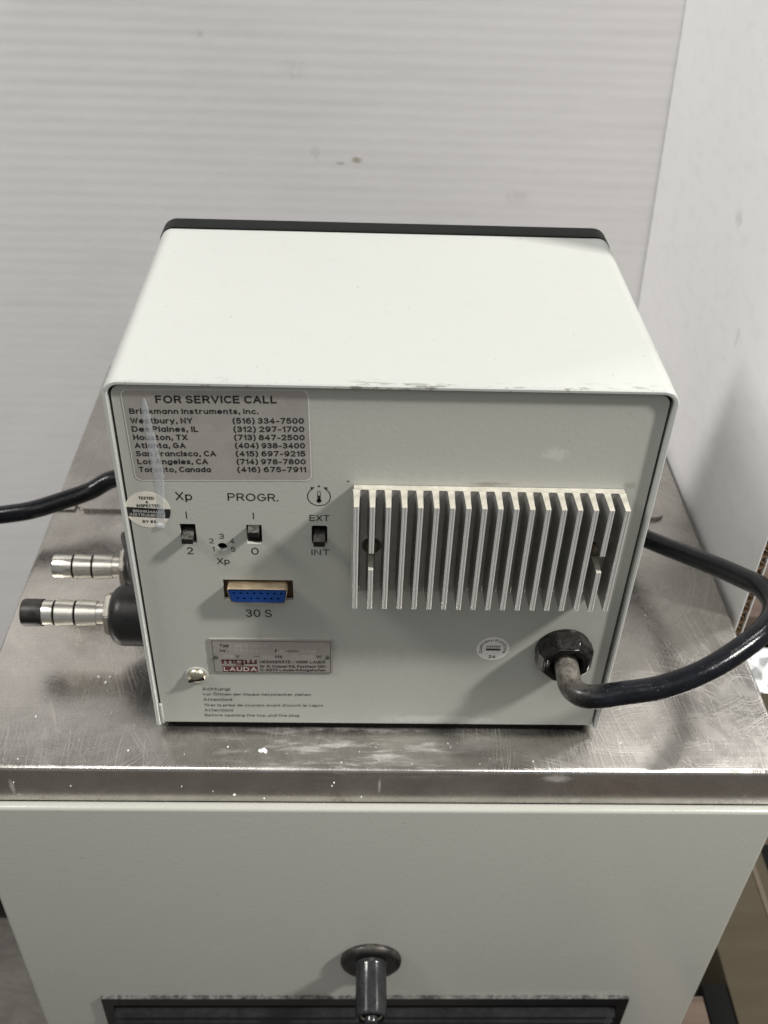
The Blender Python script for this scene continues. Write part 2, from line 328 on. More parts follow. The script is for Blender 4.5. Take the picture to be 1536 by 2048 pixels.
def rrect(x0, x1, z0, z1, r, n=6):
    if not isinstance(r, (tuple, list)): r = (r,) * 4      # bl, br, tr, tl
    out = []
    for (cx, cz, a0, rr) in ((x0 + r[0], z0 + r[0], 180, r[0]), (x1 - r[1], z0 + r[1], 270, r[1]), (x1 - r[2], z1 - r[2], 0, r[2]), (x0 + r[3], z1 - r[3], 90, r[3])):
        if rr == 0: out.append((cx, cz)); continue
        for i in range(n + 1):
            a = R(a0 + 90 * i / n); out.append((cx + rr * math.cos(a), cz + rr * math.sin(a)))
    return out
def circ(cx, cz, r, n=32): return [(cx + r * math.cos(2 * math.pi * i / n), cz + r * math.sin(2 * math.pi * i / n)) for i in range(n)]
def holed(bm, loops, y0, y1, depth=None):
    """plate in the XZ plane between y0 (front) and y1 with holes loops[1:]"""
    flat = [p for l in loops for p in l]; tr = tessellate_polygon([[Vector((p[0], p[1], 0)) for p in l] for l in loops])
    F = [bm.verts.new((p[0], y0, p[1])) for p in flat]; K = [bm.verts.new((p[0], y1, p[1])) for p in flat]
    for t in tr:
        bm.faces.new([F[i] for i in t]); bm.faces.new([K[i] for i in t])
    s = 0
    for l in loops:
        n = len(l)
        for i in range(n): bm.faces.new((F[s + i], F[s + (i + 1) % n], K[s + (i + 1) % n], K[s + i]))
        s += n
    return bm
# lettering: a plain grotesque drawn as pen strokes, laid flat on a face looking towards -Y
def E_(cx, cy, rx, ry, a0, a1):
    n = max(3, int(abs(a1 - a0) / 18)); return [(cx + rx * math.cos(R(a0 + (a1 - a0) * i / n)), cy + ry * math.sin(R(a0 + (a1 - a0) * i / n))) for i in range(n + 1)]
def sS(k=1.0): return [[(x * k, y * k) for x, y in E_(.32, .745, .27, .255, 25, 265) + E_(.32, .25, .30, .25, 85, -155)]]
x_ = .7
G_ = {
 'A': [[(0, 0), (.36, 1), (.72, 0)], [(.12, .32), (.60, .32)]],
 'B': [[(0, 0), (0, 1), (.34, 1)] + E_(.34, .765, .22, .235, 80, -90) + [(0, .53)], [(.3, .53)] + E_(.37, .265, .25, .265, 85, -90) + [(0, 0)]],
 'C': [E_(.38, .5, .38, .5, 48, 312)], 'D': [[(0, 0), (0, 1), (.3, 1)] + E_(.3, .5, .40, .5, 80, -80) + [(.3, 0), (0, 0)]],
 'E': [[(.55, 1), (0, 1), (0, 0), (.56, 0)], [(0, .52), (.5, .52)]], 'F': [[(.52, 1), (0, 1), (0, 0)], [(0, .52), (.46, .52)]],
 'G': [E_(.38, .5, .38, .5, 48, 325) + [(.74, .3), (.74, .48), (.42, .48)]], 'H': [[(0, 0), (0, 1)], [(.62, 0), (.62, 1)], [(0, .52), (.62, .52)]],
 'I': [[(0, 0), (0, 1)]], 'K': [[(0, 0), (0, 1)], [(.58, 1), (0, .4)], [(.2, .6), (.62, 0)]], 'L': [[(0, 1), (0, 0), (.5, 0)]],
 'M': [[(0, 0), (0, 1), (.4, .12), (.8, 1), (.8, 0)]], 'N': [[(0, 0), (0, 1), (.62, 0), (.62, 1)]], 'O': [E_(.41, .5, .41, .5, 0, 360)],
 'P': [[(0, 0), (0, 1), (.34, 1)] + E_(.34, .74, .25, .26, 80, -90) + [(0, .48)]], 'Q': [E_(.41, .5, .41, .5, 0, 360), [(.48, .25), (.78, -.04)]],
 'R': [[(0, 0), (0, 1), (.34, 1)] + E_(.34, .74, .25, .26, 80, -90) + [(0, .48)], [(.36, .48), (.61, 0)]], 'S': sS(),
 'T': [[(0, 1), (.62, 1)], [(.31, 1), (.31, 0)]], 'U': [[(0, 1), (0, .33)] + E_(.31, .33, .31, .33, 190, 350) + [(.62, .33), (.62, 1)]],
 'V': [[(0, 1), (.35, 0), (.70, 1)]], 'W': [[(0, 1), (.24, 0), (.48, .95), (.72, 0), (.96, 1)]], 'X': [[(0, 1), (.64, 0)], [(.64, 1), (0, 0)]],
 'Y': [[(0, 1), (.33, .45), (.66, 1)], [(.33, .45), (.33, 0)]], 'Z': [[(0, 1), (.58, 1), (0, 0), (.6, 0)]],
 'a': [E_(.27, .35, .27, .35, 0, 360), [(.54, x_), (.54, 0)]], 'b': [E_(.27, .35, .27, .35, 0, 360), [(0, 1), (0, 0)]], 'c': [E_(.29, .35, .29, .35, 48, 312)],
 'd': [E_(.27, .35, .27, .35, 0, 360), [(.54, 1), (.54, 0)]], 'e': [[(.03, .36), (.56, .36)] + E_(.29, .35, .28, .35, 12, 312)],
 'f': [[(.13, 0), (.13, .8)] + E_(.29, .8, .16, .2, 170, 90), [(0, .68), (.3, .68)]], 'g': [E_(.27, .35, .27, .35, 0, 360), [(.54, x_), (.54, 0)] + E_(.28, -.02, .26, .24, -10, -150)],
 'h': [[(0, 0), (0, 1)], [(0, .42)] + E_(.25, .42, .25, .28, 170, 0) + [(.5, 0)]], 'i': [[(0, 0), (0, x_)], [(0, .88), (0, 1)]], 'k': [[(0, 0), (0, 1)], [(.46, x_), (0, .26)], [(.16, .42), (.5, 0)]],
 'l': [[(0, 0), (0, 1)]], 'm': [[(0, 0), (0, x_)], [(0, .45)] + E_(.21, .45, .21, .25, 170, 0) + [(.42, 0)], [(.42, .45)] + E_(.63, .45, .21, .25, 170, 0) + [(.84, 0)]],
 'n': [[(0, 0), (0, x_)], [(0, .42)] + E_(.25, .42, .25, .28, 170, 0) + [(.5, 0)]], 'o': [E_(.29, .35, .29, .35, 0, 360)], 'p': [E_(.27, .35, .27, .35, 0, 360), [(0, x_), (0, -.26)]],
 'r': [[(0, 0), (0, x_)], [(0, .4)] + E_(.25, .42, .25, .28, 165, 75)], 's': sS(.7), 't': [[(.14, .93), (.14, .18)] + E_(.28, .18, .14, .18, 190, 290), [(0, .68), (.3, .68)]],
 'u': [[(0, x_), (0, .28)] + E_(.25, .28, .25, .28, 190, 360) + [(.5, .28)], [(.5, x_), (.5, 0)]], 'v': [[(0, x_), (.26, 0), (.52, x_)]], 'w': [[(0, x_), (.19, 0), (.38, .66), (.57, 0), (.76, x_)]],
 'x': [[(0, x_), (.48, 0)], [(.48, x_), (0, 0)]], 'y': [[(0, x_), (.27, .02)], [(.54, x_), (.2, -.2), (.04, -.24)]], 'z': [[(0, x_), (.45, x_), (0, 0), (.47, 0)]],
 '0': [E_(.30, .5, .30, .5, 0, 360)], '1': [[(0, .78), (.22, 1), (.22, 0)]], '2': [E_(.28, .72, .27, .28, 165, -20) + [(.5, .55), (0, 0), (.58, 0)]],
 '3': [E_(.28, .75, .25, .25, 155, -80) + [(.22, .53)], [(.25, .53)] + E_(.28, .27, .28, .27, 75, -155)], '4': [[(.42, 0), (.42, 1), (0, .28), (.6, .28)]],
 '5': [[(.52, 1), (.1, 1), (.03, .5)] + E_(.28, .32, .29, .32, 120, -145)], '6': [E_(.30, .32, .28, .32, 0, 360), E_(.36, .45, .36, .55, 70, 180)],
 '7': [[(0, 1), (.56, 1), (.18, 0)]], '8': [E_(.29, .76, .24, .24, 0, 360), E_(.29, .27, .29, .27, 0, 360)], '9': [E_(.29, .68, .28, .32, 0, 360), E_(.22, .55, .36, .55, 0, -110)],
 '.': [[(.05, -.01), (.05, .11)]], ',': [[(.08, .11), (.02, -.16)]], '-': [[(0, .36), (.34, .36)]], '(': [E_(.36, .42, .34, .70, 115, 245)], ')': [E_(-.12, .42, .34, .70, 65, -65)],
 '&': [[(.64, 0), (.16, .68)] + E_(.30, .82, .16, .18, 200, -30) + [(.1, .4)] + E_(.27, .25, .25, .25, 140, 350)], '#': [[(.1, 0), (.22, 1)], [(.4, 0), (.52, 1)], [(0, .34), (.58, .34)], [(.04, .68), (.62, .68)]],
 '!': [[(.05, .3), (.05, 1)], [(.05, -.01), (.05, .11)]], '~': [[(0, .42), (.15, .56), (.3, .5), (.45, .42), (.6, .56)]], "'": [[(.04, 1), (.04, .72)]], ' ': [],
}
for a_, b_, h_ in (('Ä', 'A', 1.2), ('Ö', 'O', 1.2), ('ä', 'a', .92), ('ö', 'o', .92)):
    cxm = .36 if a_ == 'Ä' else (.41 if a_ == 'Ö' else .28); G_[a_] = G_[b_] + [[(cxm - .14, h_ - .06), (cxm - .14, h_ + .06)], [(cxm + .14, h_ - .06), (cxm + .14, h_ + .06)]]
def layout(t, gap):
    out = []; x = 0
    for ch in t:
        if ch == ' ': x += .34; continue
        g = G_[ch]; xs_ = [p[0] for st_ in g for p in st_]; a, b = min(xs_), max(xs_)
        out += [[(p[0] - a + x, p[1]) for p in st_] for st_ in g]; x += b - a + gap
    return out, x - gap
class Print:
    def __init__(s, y): s.V = []; s.F = []; s.y = y
    def ribbon(s, pts, t, y):
        P = [Vector(p) for p in pts]; Q = [P[0]]
        for p in P[1:]:
            if (p - Q[-1]).length > 1e-5: Q.append(p)
        P = Q; closed = (P[0] - P[-1]).length < 1e-4
        if closed: P = P[:-1]
        n = len(P); base = len(s.V)
        if n < 2: return
        for i in range(n):
            a = P[i - 1] if (i or closed) else None; b = P[(i + 1) % n] if (i < n - 1 or closed) else None
            d1 = (P[i] - a).normalized() if a is not None else None; d2 = (b - P[i]).normalized() if b is not None else None
            d1 = d1 or d2; d2 = d2 or d1; m = d1 + d2
            m = m.normalized() if m.length > 1e-4 else d1
            k = min(2.0, 1 / max(.35, m.dot(d1))); nn = Vector((-m.y, m.x)) * (t / 2 * k); p = P[i]
            if a is None: p = p - d1 * t * .42
            if b is None: p = p + d1 * t * .42
            s.V += [(p.x + nn.x, y, p.y + nn.y), (p.x - nn.x, y, p.y - nn.y)]
        for i in range(n if closed else n - 1):
            j = (i + 1) % n; s.F.append((base + 2 * i, base + 2 * i + 1, base + 2 * j + 1, base + 2 * j))
    def text(s, t, x0, z0, width, cap, bold=0.0, tilt=0.0, about=None, arc=None):
        tr = .20 if bold >= .015 else (.18 if bold >= .003 else (.135 if bold > -.005 else .14)); th = cap * tr
        S, wd_ = layout(t, .17 + tr * .9); cap2 = cap - th; sx = (width - th) / max(wd_, 1e-6) if wd_ > .05 else cap2
        for k, st in enumerate(S):
            pts = []
            for px, py in st:
                x, z = x0 + th / 2 + px * sx, z0 + th / 2 + py * cap2
                if arc: a = R(arc[3] - px / wd_ * arc[4]); rr_ = arc[2] + py * cap2; x, z = arc[0] + rr_ * math.cos(a), arc[1] + rr_ * math.sin(a)
                elif about:
                    dx, dz = x - about[0], z - about[1]; c_, s_ = math.cos(R(tilt)), math.sin(R(tilt)); x, z = about[0] + dx * c_ - dz * s_, about[1] + dx * s_ + dz * c_
                pts.append((x, z))
            s.ribbon(pts, th, s.y - 0.004 * (k % 4))
        return s
    def poly(s, pts):
        n = len(s.V); s.V += [(p[0], s.y, p[1]) for p in pts]; s.F.append(tuple(range(n, n + len(pts)))); return s
    def ring(s, cx, cz, r, t, a0=0, a1=360, n=40):
        for i in range(n):
            a, b = R(a0 + (a1 - a0) * i / n), R(a0 + (a1 - a0) * (i + 1) / n)
            s.poly([(cx + (r - t) * math.cos(a), cz + (r - t) * math.sin(a)), (cx + r * math.cos(a), cz + r * math.sin(a)), (cx + r * math.cos(b), cz + r * math.sin(b)), (cx + (r - t) * math.cos(b), cz + (r - t) * math.sin(b))])
        return s
    def frame(s, x0, x1, z0, z1, t):
        for q in ((x0, x1, z0, z0 + t), (x0, x1, z1 - t, z1), (x0, x0 + t, z0 + t, z1 - t), (x1 - t, x1, z0 + t, z1 - t)): s.rect(*q)
        return s
    def rect(s, x0, x1, z0, z1): return s.poly([(x0, z0), (x1, z0), (x1, z1), (x0, z1)])
    def build(s, name, m, parent): return obj(name, ([tuple(c / 1000 for c in v) for v in s.V], [], s.F), m, parent, smooth=0)
mm = lambda pts: [(a / 1000, b / 1000) for a, b in pts]

# ================================================================ SETTING
def struct(name, bm, m, smooth=30):
    o = obj(name, bm, m, smooth=smooth); o['kind'] = 'structure'; return o
struct("floor", B(-3, 3, -3, 3, -0.95, -0.90), M_floor)
struct("shelf_deck", B(-0.75, 0.80, -0.30, 1.2, -0.475, -0.4502, 0.003), M_deck)

# ================================================================ BATH CABINET UNDER THE HEAD
bath = thing("bath_cabinet", "grey-green cooling bath cabinet with a scuffed stainless top, standing under the instrument", "laboratory bath", (0.102, 0.13, -0.45))
PX0, PX1, PY0, PY1 = -0.088, 0.293, -0.021, 0.335
bm = bmesh.new(); box(bm, PX0, PX1, PY0, PY1, -0.0284, -0.005)
bmesh.ops.bevel(bm, geom=[e_ for e_ in bm.edges if all(v.co.z > -0.006 for v in e_.verts)], offset=0.0027, segments=5, affect='EDGES', profile=0.5)
top = obj("top_plate", bm, M_steel, bath)
obj("rear_lid", prism(bmesh.new(), rrect(-0.0745, 0.2765, 0.163, 0.325, 0.006), 'z', -0.0049, -0.0028), M_steel, bath)
obj("side_trim", B(-0.0870, -0.0746, 0.163, 0.33, -0.0049, -0.0036, 0.0004, 1), M_steel, bath)
# body panels
g_ = bmesh.new(); box(g_, -0.0865, 0.2915, -0.0255, -0.0205, -0.445, -0.0286, 0.0019, 4)
obj("front_panel", g_, M_cab, bath)
obj("side_panel", B(-0.0862, -0.0842, -0.0212, 0.283, -0.445, -0.0286, 0.0004, 1), M_cab, bath)
obj("side_panel", B(0.2892, 0.2912, -0.0212, 0.283, -0.445, -0.0286, 0.0004, 1), M_cab, bath)
obj("rear_panel", B(-0.0842, 0.2892, 0.279, 0.283, -0.445, -0.0286), M_cab, bath)
# vent grille
FY = -0.0255
gx0, gx1, gz1 = -0.0495, 0.2525, -0.2055
gr = obj("vent_grille", holed(bmesh.new(), [mm(rrect(gx0 * 1000, gx1 * 1000, -330, gz1 * 1000, 1.5)), mm(rrect(gx0 * 1000 + 6, gx1 * 1000 - 6, -324, gz1 * 1000 - 8, 1))[::-1]], FY - 0.0022, FY + 0.0002), M_grille, bath)
obj("grille_backing", B(gx0 + 0.002, gx1 - 0.002, FY - 0.0008, FY - 0.0003, -0.328, gz1 - 0.004), M_dark, gr)
sl = None
for i in range(15):
    z = gz1 - 0.0145 - i * 0.0072
    if sl is None:
        bm = bmesh.new(); prism(bm, [(-0.0048, -0.0022), (-0.0040, -0.0030), (-0.0003, 0.0006), (-0.0003, 0.0018)], 'x', gx0 + 0.0062, gx1 - 0.0062)
        sl = obj("slat", bm, M_slat, gr, (0, FY, z))
    else: obj("slat", None, None, gr, (0, FY, z), data=sl.data)
# drain spout
dc = (0.1026, FY, -0.1645)
dn = obj("drain_spout", lathe(bmesh.new(), [(0, 0.0163), (0.0012, 0.0167), (0.0028, 0.0163), (0.0038, 0.0150), (0.0042, 0.0125), (0.0040, 0.0098), (0.0040, 0)], dc, n=64), M_black, bath)
obj("pipe", lathe(bmesh.new(), [(0.0038, 0.0094), (0.0050, 0.0086), (0.0056, 0.0082), (0.0305, 0.0083), (0.0320, 0.0080), (0.0326, 0.0071), (0.0316, 0.0064), (0.012, 0.0064)], dc, n=48), M_knob, dn)
obj("pipe_liner", lathe(bmesh.new(), [(0.012, 0.0063), (0.0302, 0.0063), (0.0308, 0.0058), (0.0302, 0.0052), (0.014, 0.0052), (0.014, 0)], dc, n=40), M_nickel, dn)
obj("pipe_stem", lathe(bmesh.new(), [(0.014, 0.0036), (0.034, 0.0036), (0.035, 0.003), (0.035, 0)], dc, n=24), M_knob, dn)

# ================================================================ CONTROL HEAD
W, H, D = 0.205, 0.184, 0.132
head = thing("control_head", "grey-green instrument housing with heat sink, switches and labels, standing on the stainless plate", "laboratory instrument", (W / 2, D / 2, -0.005))
T = 0.0019
outer = rrect(0, W, 0, H, (0, 0, 0.0062, 0.0062), 10); inner = rrect(T, W - T, 0, H - T, (0, 0, 0.0045, 0.0045), 10)
# U-shaped cover: outer path then inner path back
o2 = outer[1:] + outer[:1]          # starts bottom right, runs over the top to bottom left
i2 = inner[1:] + inner[:1]
bm = bmesh.new(); n = len(o2)
prof = lambda pts, y: [bm.verts.new((p[0], y, p[1])) for p in pts]
def inset(pts, d, sgn): # move the outline towards the sheet's middle by d
    out = []
    for i, p in enumerate(pts):
        q = i2[i] if sgn > 0 else o2[i]; v = Vector((q[0] - p[0], q[1] - p[1]))
        if v.length < 1e-9: out.append(p); continue
        v = v.normalized() * d; out.append((p[0] + v.x, p[1] + v.y))
    return out
e = 0.0005
L1 = prof(inset(o2, e, 1), 0); L0 = prof(o2, e); L3 = prof(inset(i2, e, -1), 0); L2 = prof(i2, e)
Lo = prof(o2, D); Li = prof(i2, D)
def strip(a, b):
    for i in range(n - 1): bm.faces.new((a[i], a[i + 1], b[i + 1], b[i]))
strip(Lo, L0); strip(L0, L1); strip(L1, L3); strip(L3, L2); strip(L2, Li); strip(Li, Lo)
for k in (0, n - 1): bm.faces.new((Lo[k], L0[k], L1[k], L3[k], L2[k], Li[k]))
obj("cover", bm, M_cover, head, smooth=35)
# small folded tabs at the lower ends of the cover
obj("cover_tab", B(0.0021, 0.0036, 0.0004, 0.0018, 0.0006, 0.0135, 0.0003, 1), M_cover, head)
obj("cover_tab", B(W - 0.0036, W - 0.0021, 0.0004, 0.0018, 0.0006, 0.0022, 0.0003, 1), M_cover, head)
# rear panel with its cut-outs
PYF = 0.0020
holes = [mm(rrect(21.4, 27.5, 108.8, 118.6, 0.25, 3)), mm(rrect(47.3, 53.3, 108.9, 118.6, 0.25, 3)), mm(rrect(72.8, 79.0, 109.2, 118.7, 0.9, 4)),
         mm(circ(37.3, 107.2, 1.95)), mm(rrect(36.2, 64.8, 78.3, 89.5, 0.2, 3))]
PO = mm(rrect(2.85, 202.1, 0.2, 181.1, (0, 0, 4.0, 4.0), 8))
panel = obj("rear_panel", holed(bmesh.new(), [PO] + [h[::-1] for h in holes], PYF, PYF + 0.0015), M_paint, head, smooth=25)
obj("interior_shade_sheet", holed(bmesh.new(), [mm(rrect(2.2, 202.8, 0.3, 181.9, (0, 0, 4.0, 4.0), 6)), ] , 0.013, 0.0135), M_dark, head)  # added dark sheet standing in for the shade inside the housing
for a in ((2.0, 2.6), (202.4, 203.0)):
    pass
# front bezel beyond the far end of the cover
bz = bmesh.new()
P = rrect(-0.0006, W + 0.0006, 0.0, H + 0.0006, (0, 0, 0.0075, 0.0075), 10); P2 = rrect(0.002, W - 0.002, 0.001, H - 0.0022, (0, 0, 0.0060, 0.0060), 10)
rings = []
for pts, y in ((P2, D + 0.0003), (P, D + 0.0003), (P, D + 0.0105), (P2, D + 0.0135)): rings.append([bz.verts.new((p[0], y, p[1])) for p in pts])
for a, b in zip(rings, rings[1:]):
    for i in range(len(a)): bz.faces.new((a[i], a[(i + 1) % len(a)], b[(i + 1) % len(a)], b[i]))
bz.faces.new(rings[0]); bz.faces.new(rings[-1])
obj("front_bezel", bz, M_bezel, head, smooth=50)
obj("foot", B(0.0055, 0.1995, 0.0035, 0.125, -0.0049, 0.0001, 0.0006, 1), M_dark, head)
# printing on the rear panel
def mark():
    return Print(PYF * 1000 - 0.05)
LT = -0.004
for t, x, z, wd_, cp in (("Xp", 21.2, 130.3, 6.3, 4.0), ("PROGR.", 41.0, 130.4, 19.3, 3.7), ("2", 23.1, 103.0, 2.5, 3.7), ("0", 48.6, 103.2, 3.0, 3.7), ("EXT", 72.1, 121.0, 7.7, 3.1), ("INT", 72.6, 103.4, 7.2, 3.1),
        ("1", 33.2, 104.6, 0.9, 2.5), ("2", 32.3, 108.9, 1.8, 2.5), ("3", 36.4, 111.3, 1.9, 2.6), ("4", 40.4, 108.9, 1.9, 2.6), ("5", 40.6, 104.6, 1.8, 2.6), ("Xp", 34.7, 98.0, 5.0, 3.2), ("30 S", 44.5, 68.4, 11.0, 4.4)):
    mark().text(t, x, z, wd_, cp, LT).build("printed_mark", M_ink, panel)
for x0, z0, z1 in ((24.3, 121.3, 124.9), (50.2, 121.5, 124.8)): mark().rect(x0, x0 + .38, z0, z1).build("printed_mark", M_ink, panel)
c0 = (75.9, 133.1); pr = mark(); pr.ring(c0[0], c0[1], 4.55, 0.35, 125, 415, 60)
for sg in (-1, 1):
    tipx, tipz = c0[0] + sg * 1.7, c0[1] + 4.3
    pr.poly([(tipx, tipz + 0.2), (tipx + sg * 1.6, tipz + 0.15), (tipx + sg * 1.1, tipz - 1.3)])
pr.poly(circ(c0[0], c0[1] + 4.9, 0.45, 16)).poly(circ(c0[0], c0[1] - 2.1, 0.95, 20)).rect(c0[0] - 0.62, c0[0] + 0.62, c0[1] - 2.2, c0[1] + 0.5)
pr.rect(c0[0] - 0.62, c0[0] - 0.4, c0[1] + 0.5, c0[1] + 2.2).rect(c0[0] + 0.4, c0[0] + 0.62, c0[1] + 0.5, c0[1] + 2.2).ring(c0[0], c0[1] + 2.2, 0.62, 0.22, 0, 180, 10)
pr.build("thermometer_symbol", M_ink, panel)
wr = Print(PYF * 1000 - 0.05)
for t, x, z, wd, cp in (("Achtung!", 22.5, 21.9, 12.4, 2.0), ("Vor Öffnen der Haube Netzstecker ziehen", 22.3, 18.5, 48.9, 1.75), ("Attention!", 22.4, 14.8, 13.0, 2.0), ("Tirer la prise de courant avant d'ouvrir le capot", 22.3, 11.1, 54.4, 1.75), ("Attention!", 22.3, 7.5, 13.0, 2.0), ("Before opening the top, pull the plug", 22.2, 4.1, 43.4, 1.75)):
    wr.text(t, x, z, wd, cp, -0.006, 0.4, (x, z))
wr.build("warning_text", M_greyink, panel)
# slide switches
def switch(x0, x1, z0, z1, kz0, kz1):
    sw = obj("slide_switch", B(x0 - .001, x1 + .001, 0.0062, 0.0075, z0 - .001, z1 + .001), M_dark, head)
    obj("switch_body", holed(bmesh.new(), [mm(rrect(x0 * 1000 - 1, x1 * 1000 + 1, z0 * 1000 - 1, z1 * 1000 + 1, .2, 2)), mm(rrect(x0 * 1000 + .5, x1 * 1000 - .5, z0 * 1000 + .5, z1 * 1000 - .5, .2, 2))[::-1]], 0.0036, 0.0060), M_black, sw)
    bm = B(x0 + .0008, x1 - .0008, -0.0022, 0.006, kz0, kz1, 0.00025, 2)
    obj("switch_knob", bm, M_switch, sw)
switch(.0214, .0275, .1088, .1186, .1117, .1144)
switch(.0473, .0533, .1089, .1186, .1156, .1182)
switch(.0728, .0790, .1092, .1187, .1112, .1140)
obj("trimmer", lathe(bmesh.new(), [(0, 0.0018), (0.0008, 0.0016), (0.0008, 0)], (0.0373, 0.0085, 0.1072)), M_black, head)
# 15-pole connector
cn = obj("data_connector", B(0.0335, 0.0675, 0.0042, 0.0048, 0.0765, 0.0905), M_flange, head)
def dshape(xc, zc, w2, h2, cut, r=1.1):
    pts = [(-w2, h2), (w2, h2), (w2 - cut, -h2), (-w2 + cut, -h2)]; out = []
    for i, p in enumerate(pts):
        a = Vector(pts[i - 1]); b = Vector(p); c = Vector(pts[(i + 1) % 4]); u = (a - b).normalized(); v = (c - b).normalized()
        for k in range(7):
            t = k / 6; q = (b + u * r) * (1 - t) ** 2 + b * 2 * t * (1 - t) + (b + v * r) * t * t; out.append((xc + q.x, zc + q.y))
    return out
cx, cz = 50.5, 84.2
bm = bmesh.new(); a = dshape(cx, cz, 12.6, 4.15, 1.5, 1.6); b = dshape(cx, cz, 12.25, 3.8, 1.45, 1.4)
rr = []
for pts, y in ((a, 4.2), (a, -1.9), (dshape(cx, cz, 12.45, 4.0, 1.5, 1.5), -2.25), (b, -2.2), (b, 0.0)): rr.append([bm.verts.new((p[0] / 1000, y / 1000, p[1] / 1000)) for p in pts])
for p, q in zip(rr, rr[1:]):
    for i in range(len(p)): bm.faces.new((p[i], p[(i + 1) % len(p)], q[(i + 1) % len(p)], q[i]))
obj("connector_shell", bm, M_tin, cn)
hl = [circ(cx + (i - 3.5) * 2.77, cz + 1.35, 0.62, 14) for i in range(8)] + [circ(cx + (i - 3) * 2.77, cz - 1.5, 0.62, 14) for i in range(7)]
obj("connector_insert", holed(bmesh.new(), [mm(dshape(cx, cz, 12.15, 3.7, 1.45, 1.4))] + [mm(h)[::-1] for h in hl], -0.0019, 0.002), M_blue, cn)
obj("connector_sockets", holed(bmesh.new(), [mm(dshape(cx, cz, 12.0, 3.6, 1.45, 1.4))], 0.0021, 0.0024), M_dark, cn)
pin = None
for h in hl:
    hx = sum(p[0] for p in h) / len(h) / 1000; hz = sum(p[1] for p in h) / len(h) / 1000
    if pin is None: pin = obj("contact", lathe(bmesh.new(), [(0, 0.00030), (0.0024, 0.00030), (0.0026, 0.0002), (0.0026, 0)], (0, 0, 0), n=8), M_tin, cn, (hx, 0.0021, hz))
    else: obj("contact", None, None, cn, (hx, 0.0021, hz), data=pin.data)
# labels
def label(name, pts, y0, y1, m, tilt=0, about=(0, 0)):
    ct, st = math.cos(R(tilt)), math.sin(R(tilt)); q = [(about[0] + (x - about[0]) * ct - (z - about[1]) * st, about[1] + (x - about[0]) * st + (z - about[1]) * ct) for x, z in pts]
    return obj(name, prism(bmesh.new(), mm(q), 'y', y0 / 1000, y1 / 1000), m, head, smooth=20)
PF = PYF * 1000
ab = (7.0, 139.6); tl = 1.1
sv = label("service_sticker", rrect(7.0, 73.3, 139.4, 179.4, 2.6), PF - 0.12, PF - 0.01, M_foil, tl, ab)
y = PF - 0.17; s = Print(y)
k = dict(tilt=tl, about=ab)
def row(t, x, z, wd, cp, bold=0.018): s.text(t, x, z, wd, cp, bold, tl, ab)
row("FOR SERVICE CALL", 19.0, 173.7, 43.0, 3.25, 0.022); row("Brinkmann Instruments, Inc.", 9.1, 169.2, 46.0, 2.35)
rows = [("Westbury, NY", 22.3, "(516) 334-7500"), ("Des Plaines, IL", 24.0, "(312) 297-1700"), ("Houston, TX", 19.7, "(713) 847-2500"), ("Atlanta, GA", 18.6, "(404) 938-3400"), ("San Francisco, CA", 29.4, "(415) 697-9215"), ("Los Angeles, CA", 26.1, "(714) 978-7800"), ("Toronto, Canada", 26.8, "(416) 675-7911")]
for i, (a_, w_, b_) in enumerate(rows):
    z = 165.1 - i * 3.62; row(a_, 8.9, z, w_, 2.5); row(b_, 45.6, z, 25.7, 2.5)
s.build("sticker_lettering", M_ink, sv)
def outline(P_, pts, t, tilt, about):
    cx_ = sum(p[0] for p in pts) / len(pts); cz_ = sum(p[1] for p in pts) / len(pts); hx = max(p[0] for p in pts) - cx_; hz = max(p[1] for p in pts) - cz_
    ct, st = math.cos(R(tilt)), math.sin(R(tilt)); rot = lambda x, z: (about[0] + (x - about[0]) * ct - (z - about[1]) * st, about[1] + (x - about[0]) * st + (z - about[1]) * ct)
    o_ = [rot(*p) for p in pts]; i_ = [rot(cx_ + (p[0] - cx_) * (1 - t / hx), cz_ + (p[1] - cz_) * (1 - t / hz)) for p in pts]
    for a in range(len(pts)): b = (a + 1) % len(pts); P_.poly([i_[a], o_[a], o_[b], i_[b]])
ol = Print(PF - 0.15); outline(ol, rrect(7.0, 73.3, 139.4, 179.4, 2.6), 0.22, tl, ab); ol.build("sticker_border", M_edge, sv)
rc = (9.95, 125.3); ts = label("inspection_sticker", circ(*rc, 8.75, 56), PF - 0.10, PF - 0.01, M_foil2)
band = Print(PF - 0.14); hw = lambda dz: math.sqrt(8.7 ** 2 - dz * dz)
zb0, zb1 = -3.6, 1.0; pts = []
for k_ in range(13): dz = zb0 + (zb1 - zb0) * k_ / 12; pts.append((rc[0] + hw(dz), rc[1] + dz))
for k_ in range(13): dz = zb1 - (zb1 - zb0) * k_ / 12; pts.append((rc[0] - hw(dz), rc[1] + dz))
ct, st = math.cos(R(-3)), math.sin(R(-3)); band.poly([(rc[0] + (x - rc[0]) * ct - (z - rc[1]) * st, rc[1] + (x - rc[0]) * st + (z - rc[1]) * ct) for x, z in pts])
band.text("TESTED", 7.0, 130.4, 6.0, 1.45, 0.02).text("&", 9.5, 128.6, 1.1, 1.2, 0.02).text("INSPECTED", 5.9, 126.7, 9.0, 1.45, 0.02).text("BY #3", 7.3, 118.9, 5.2, 1.4, 0.02)
band.build("sticker_lettering", M_ink, ts)
Print(PF - 0.18).text("BRINKMANN", 4.2, 123.9, 11.3, 1.35, 0.008, -3, rc).text("INSTRUMENTS", 2.9, 122.1, 13.6, 1.35, 0.008, -3, rc).build("reversed_lettering", M_whiteink, ts)
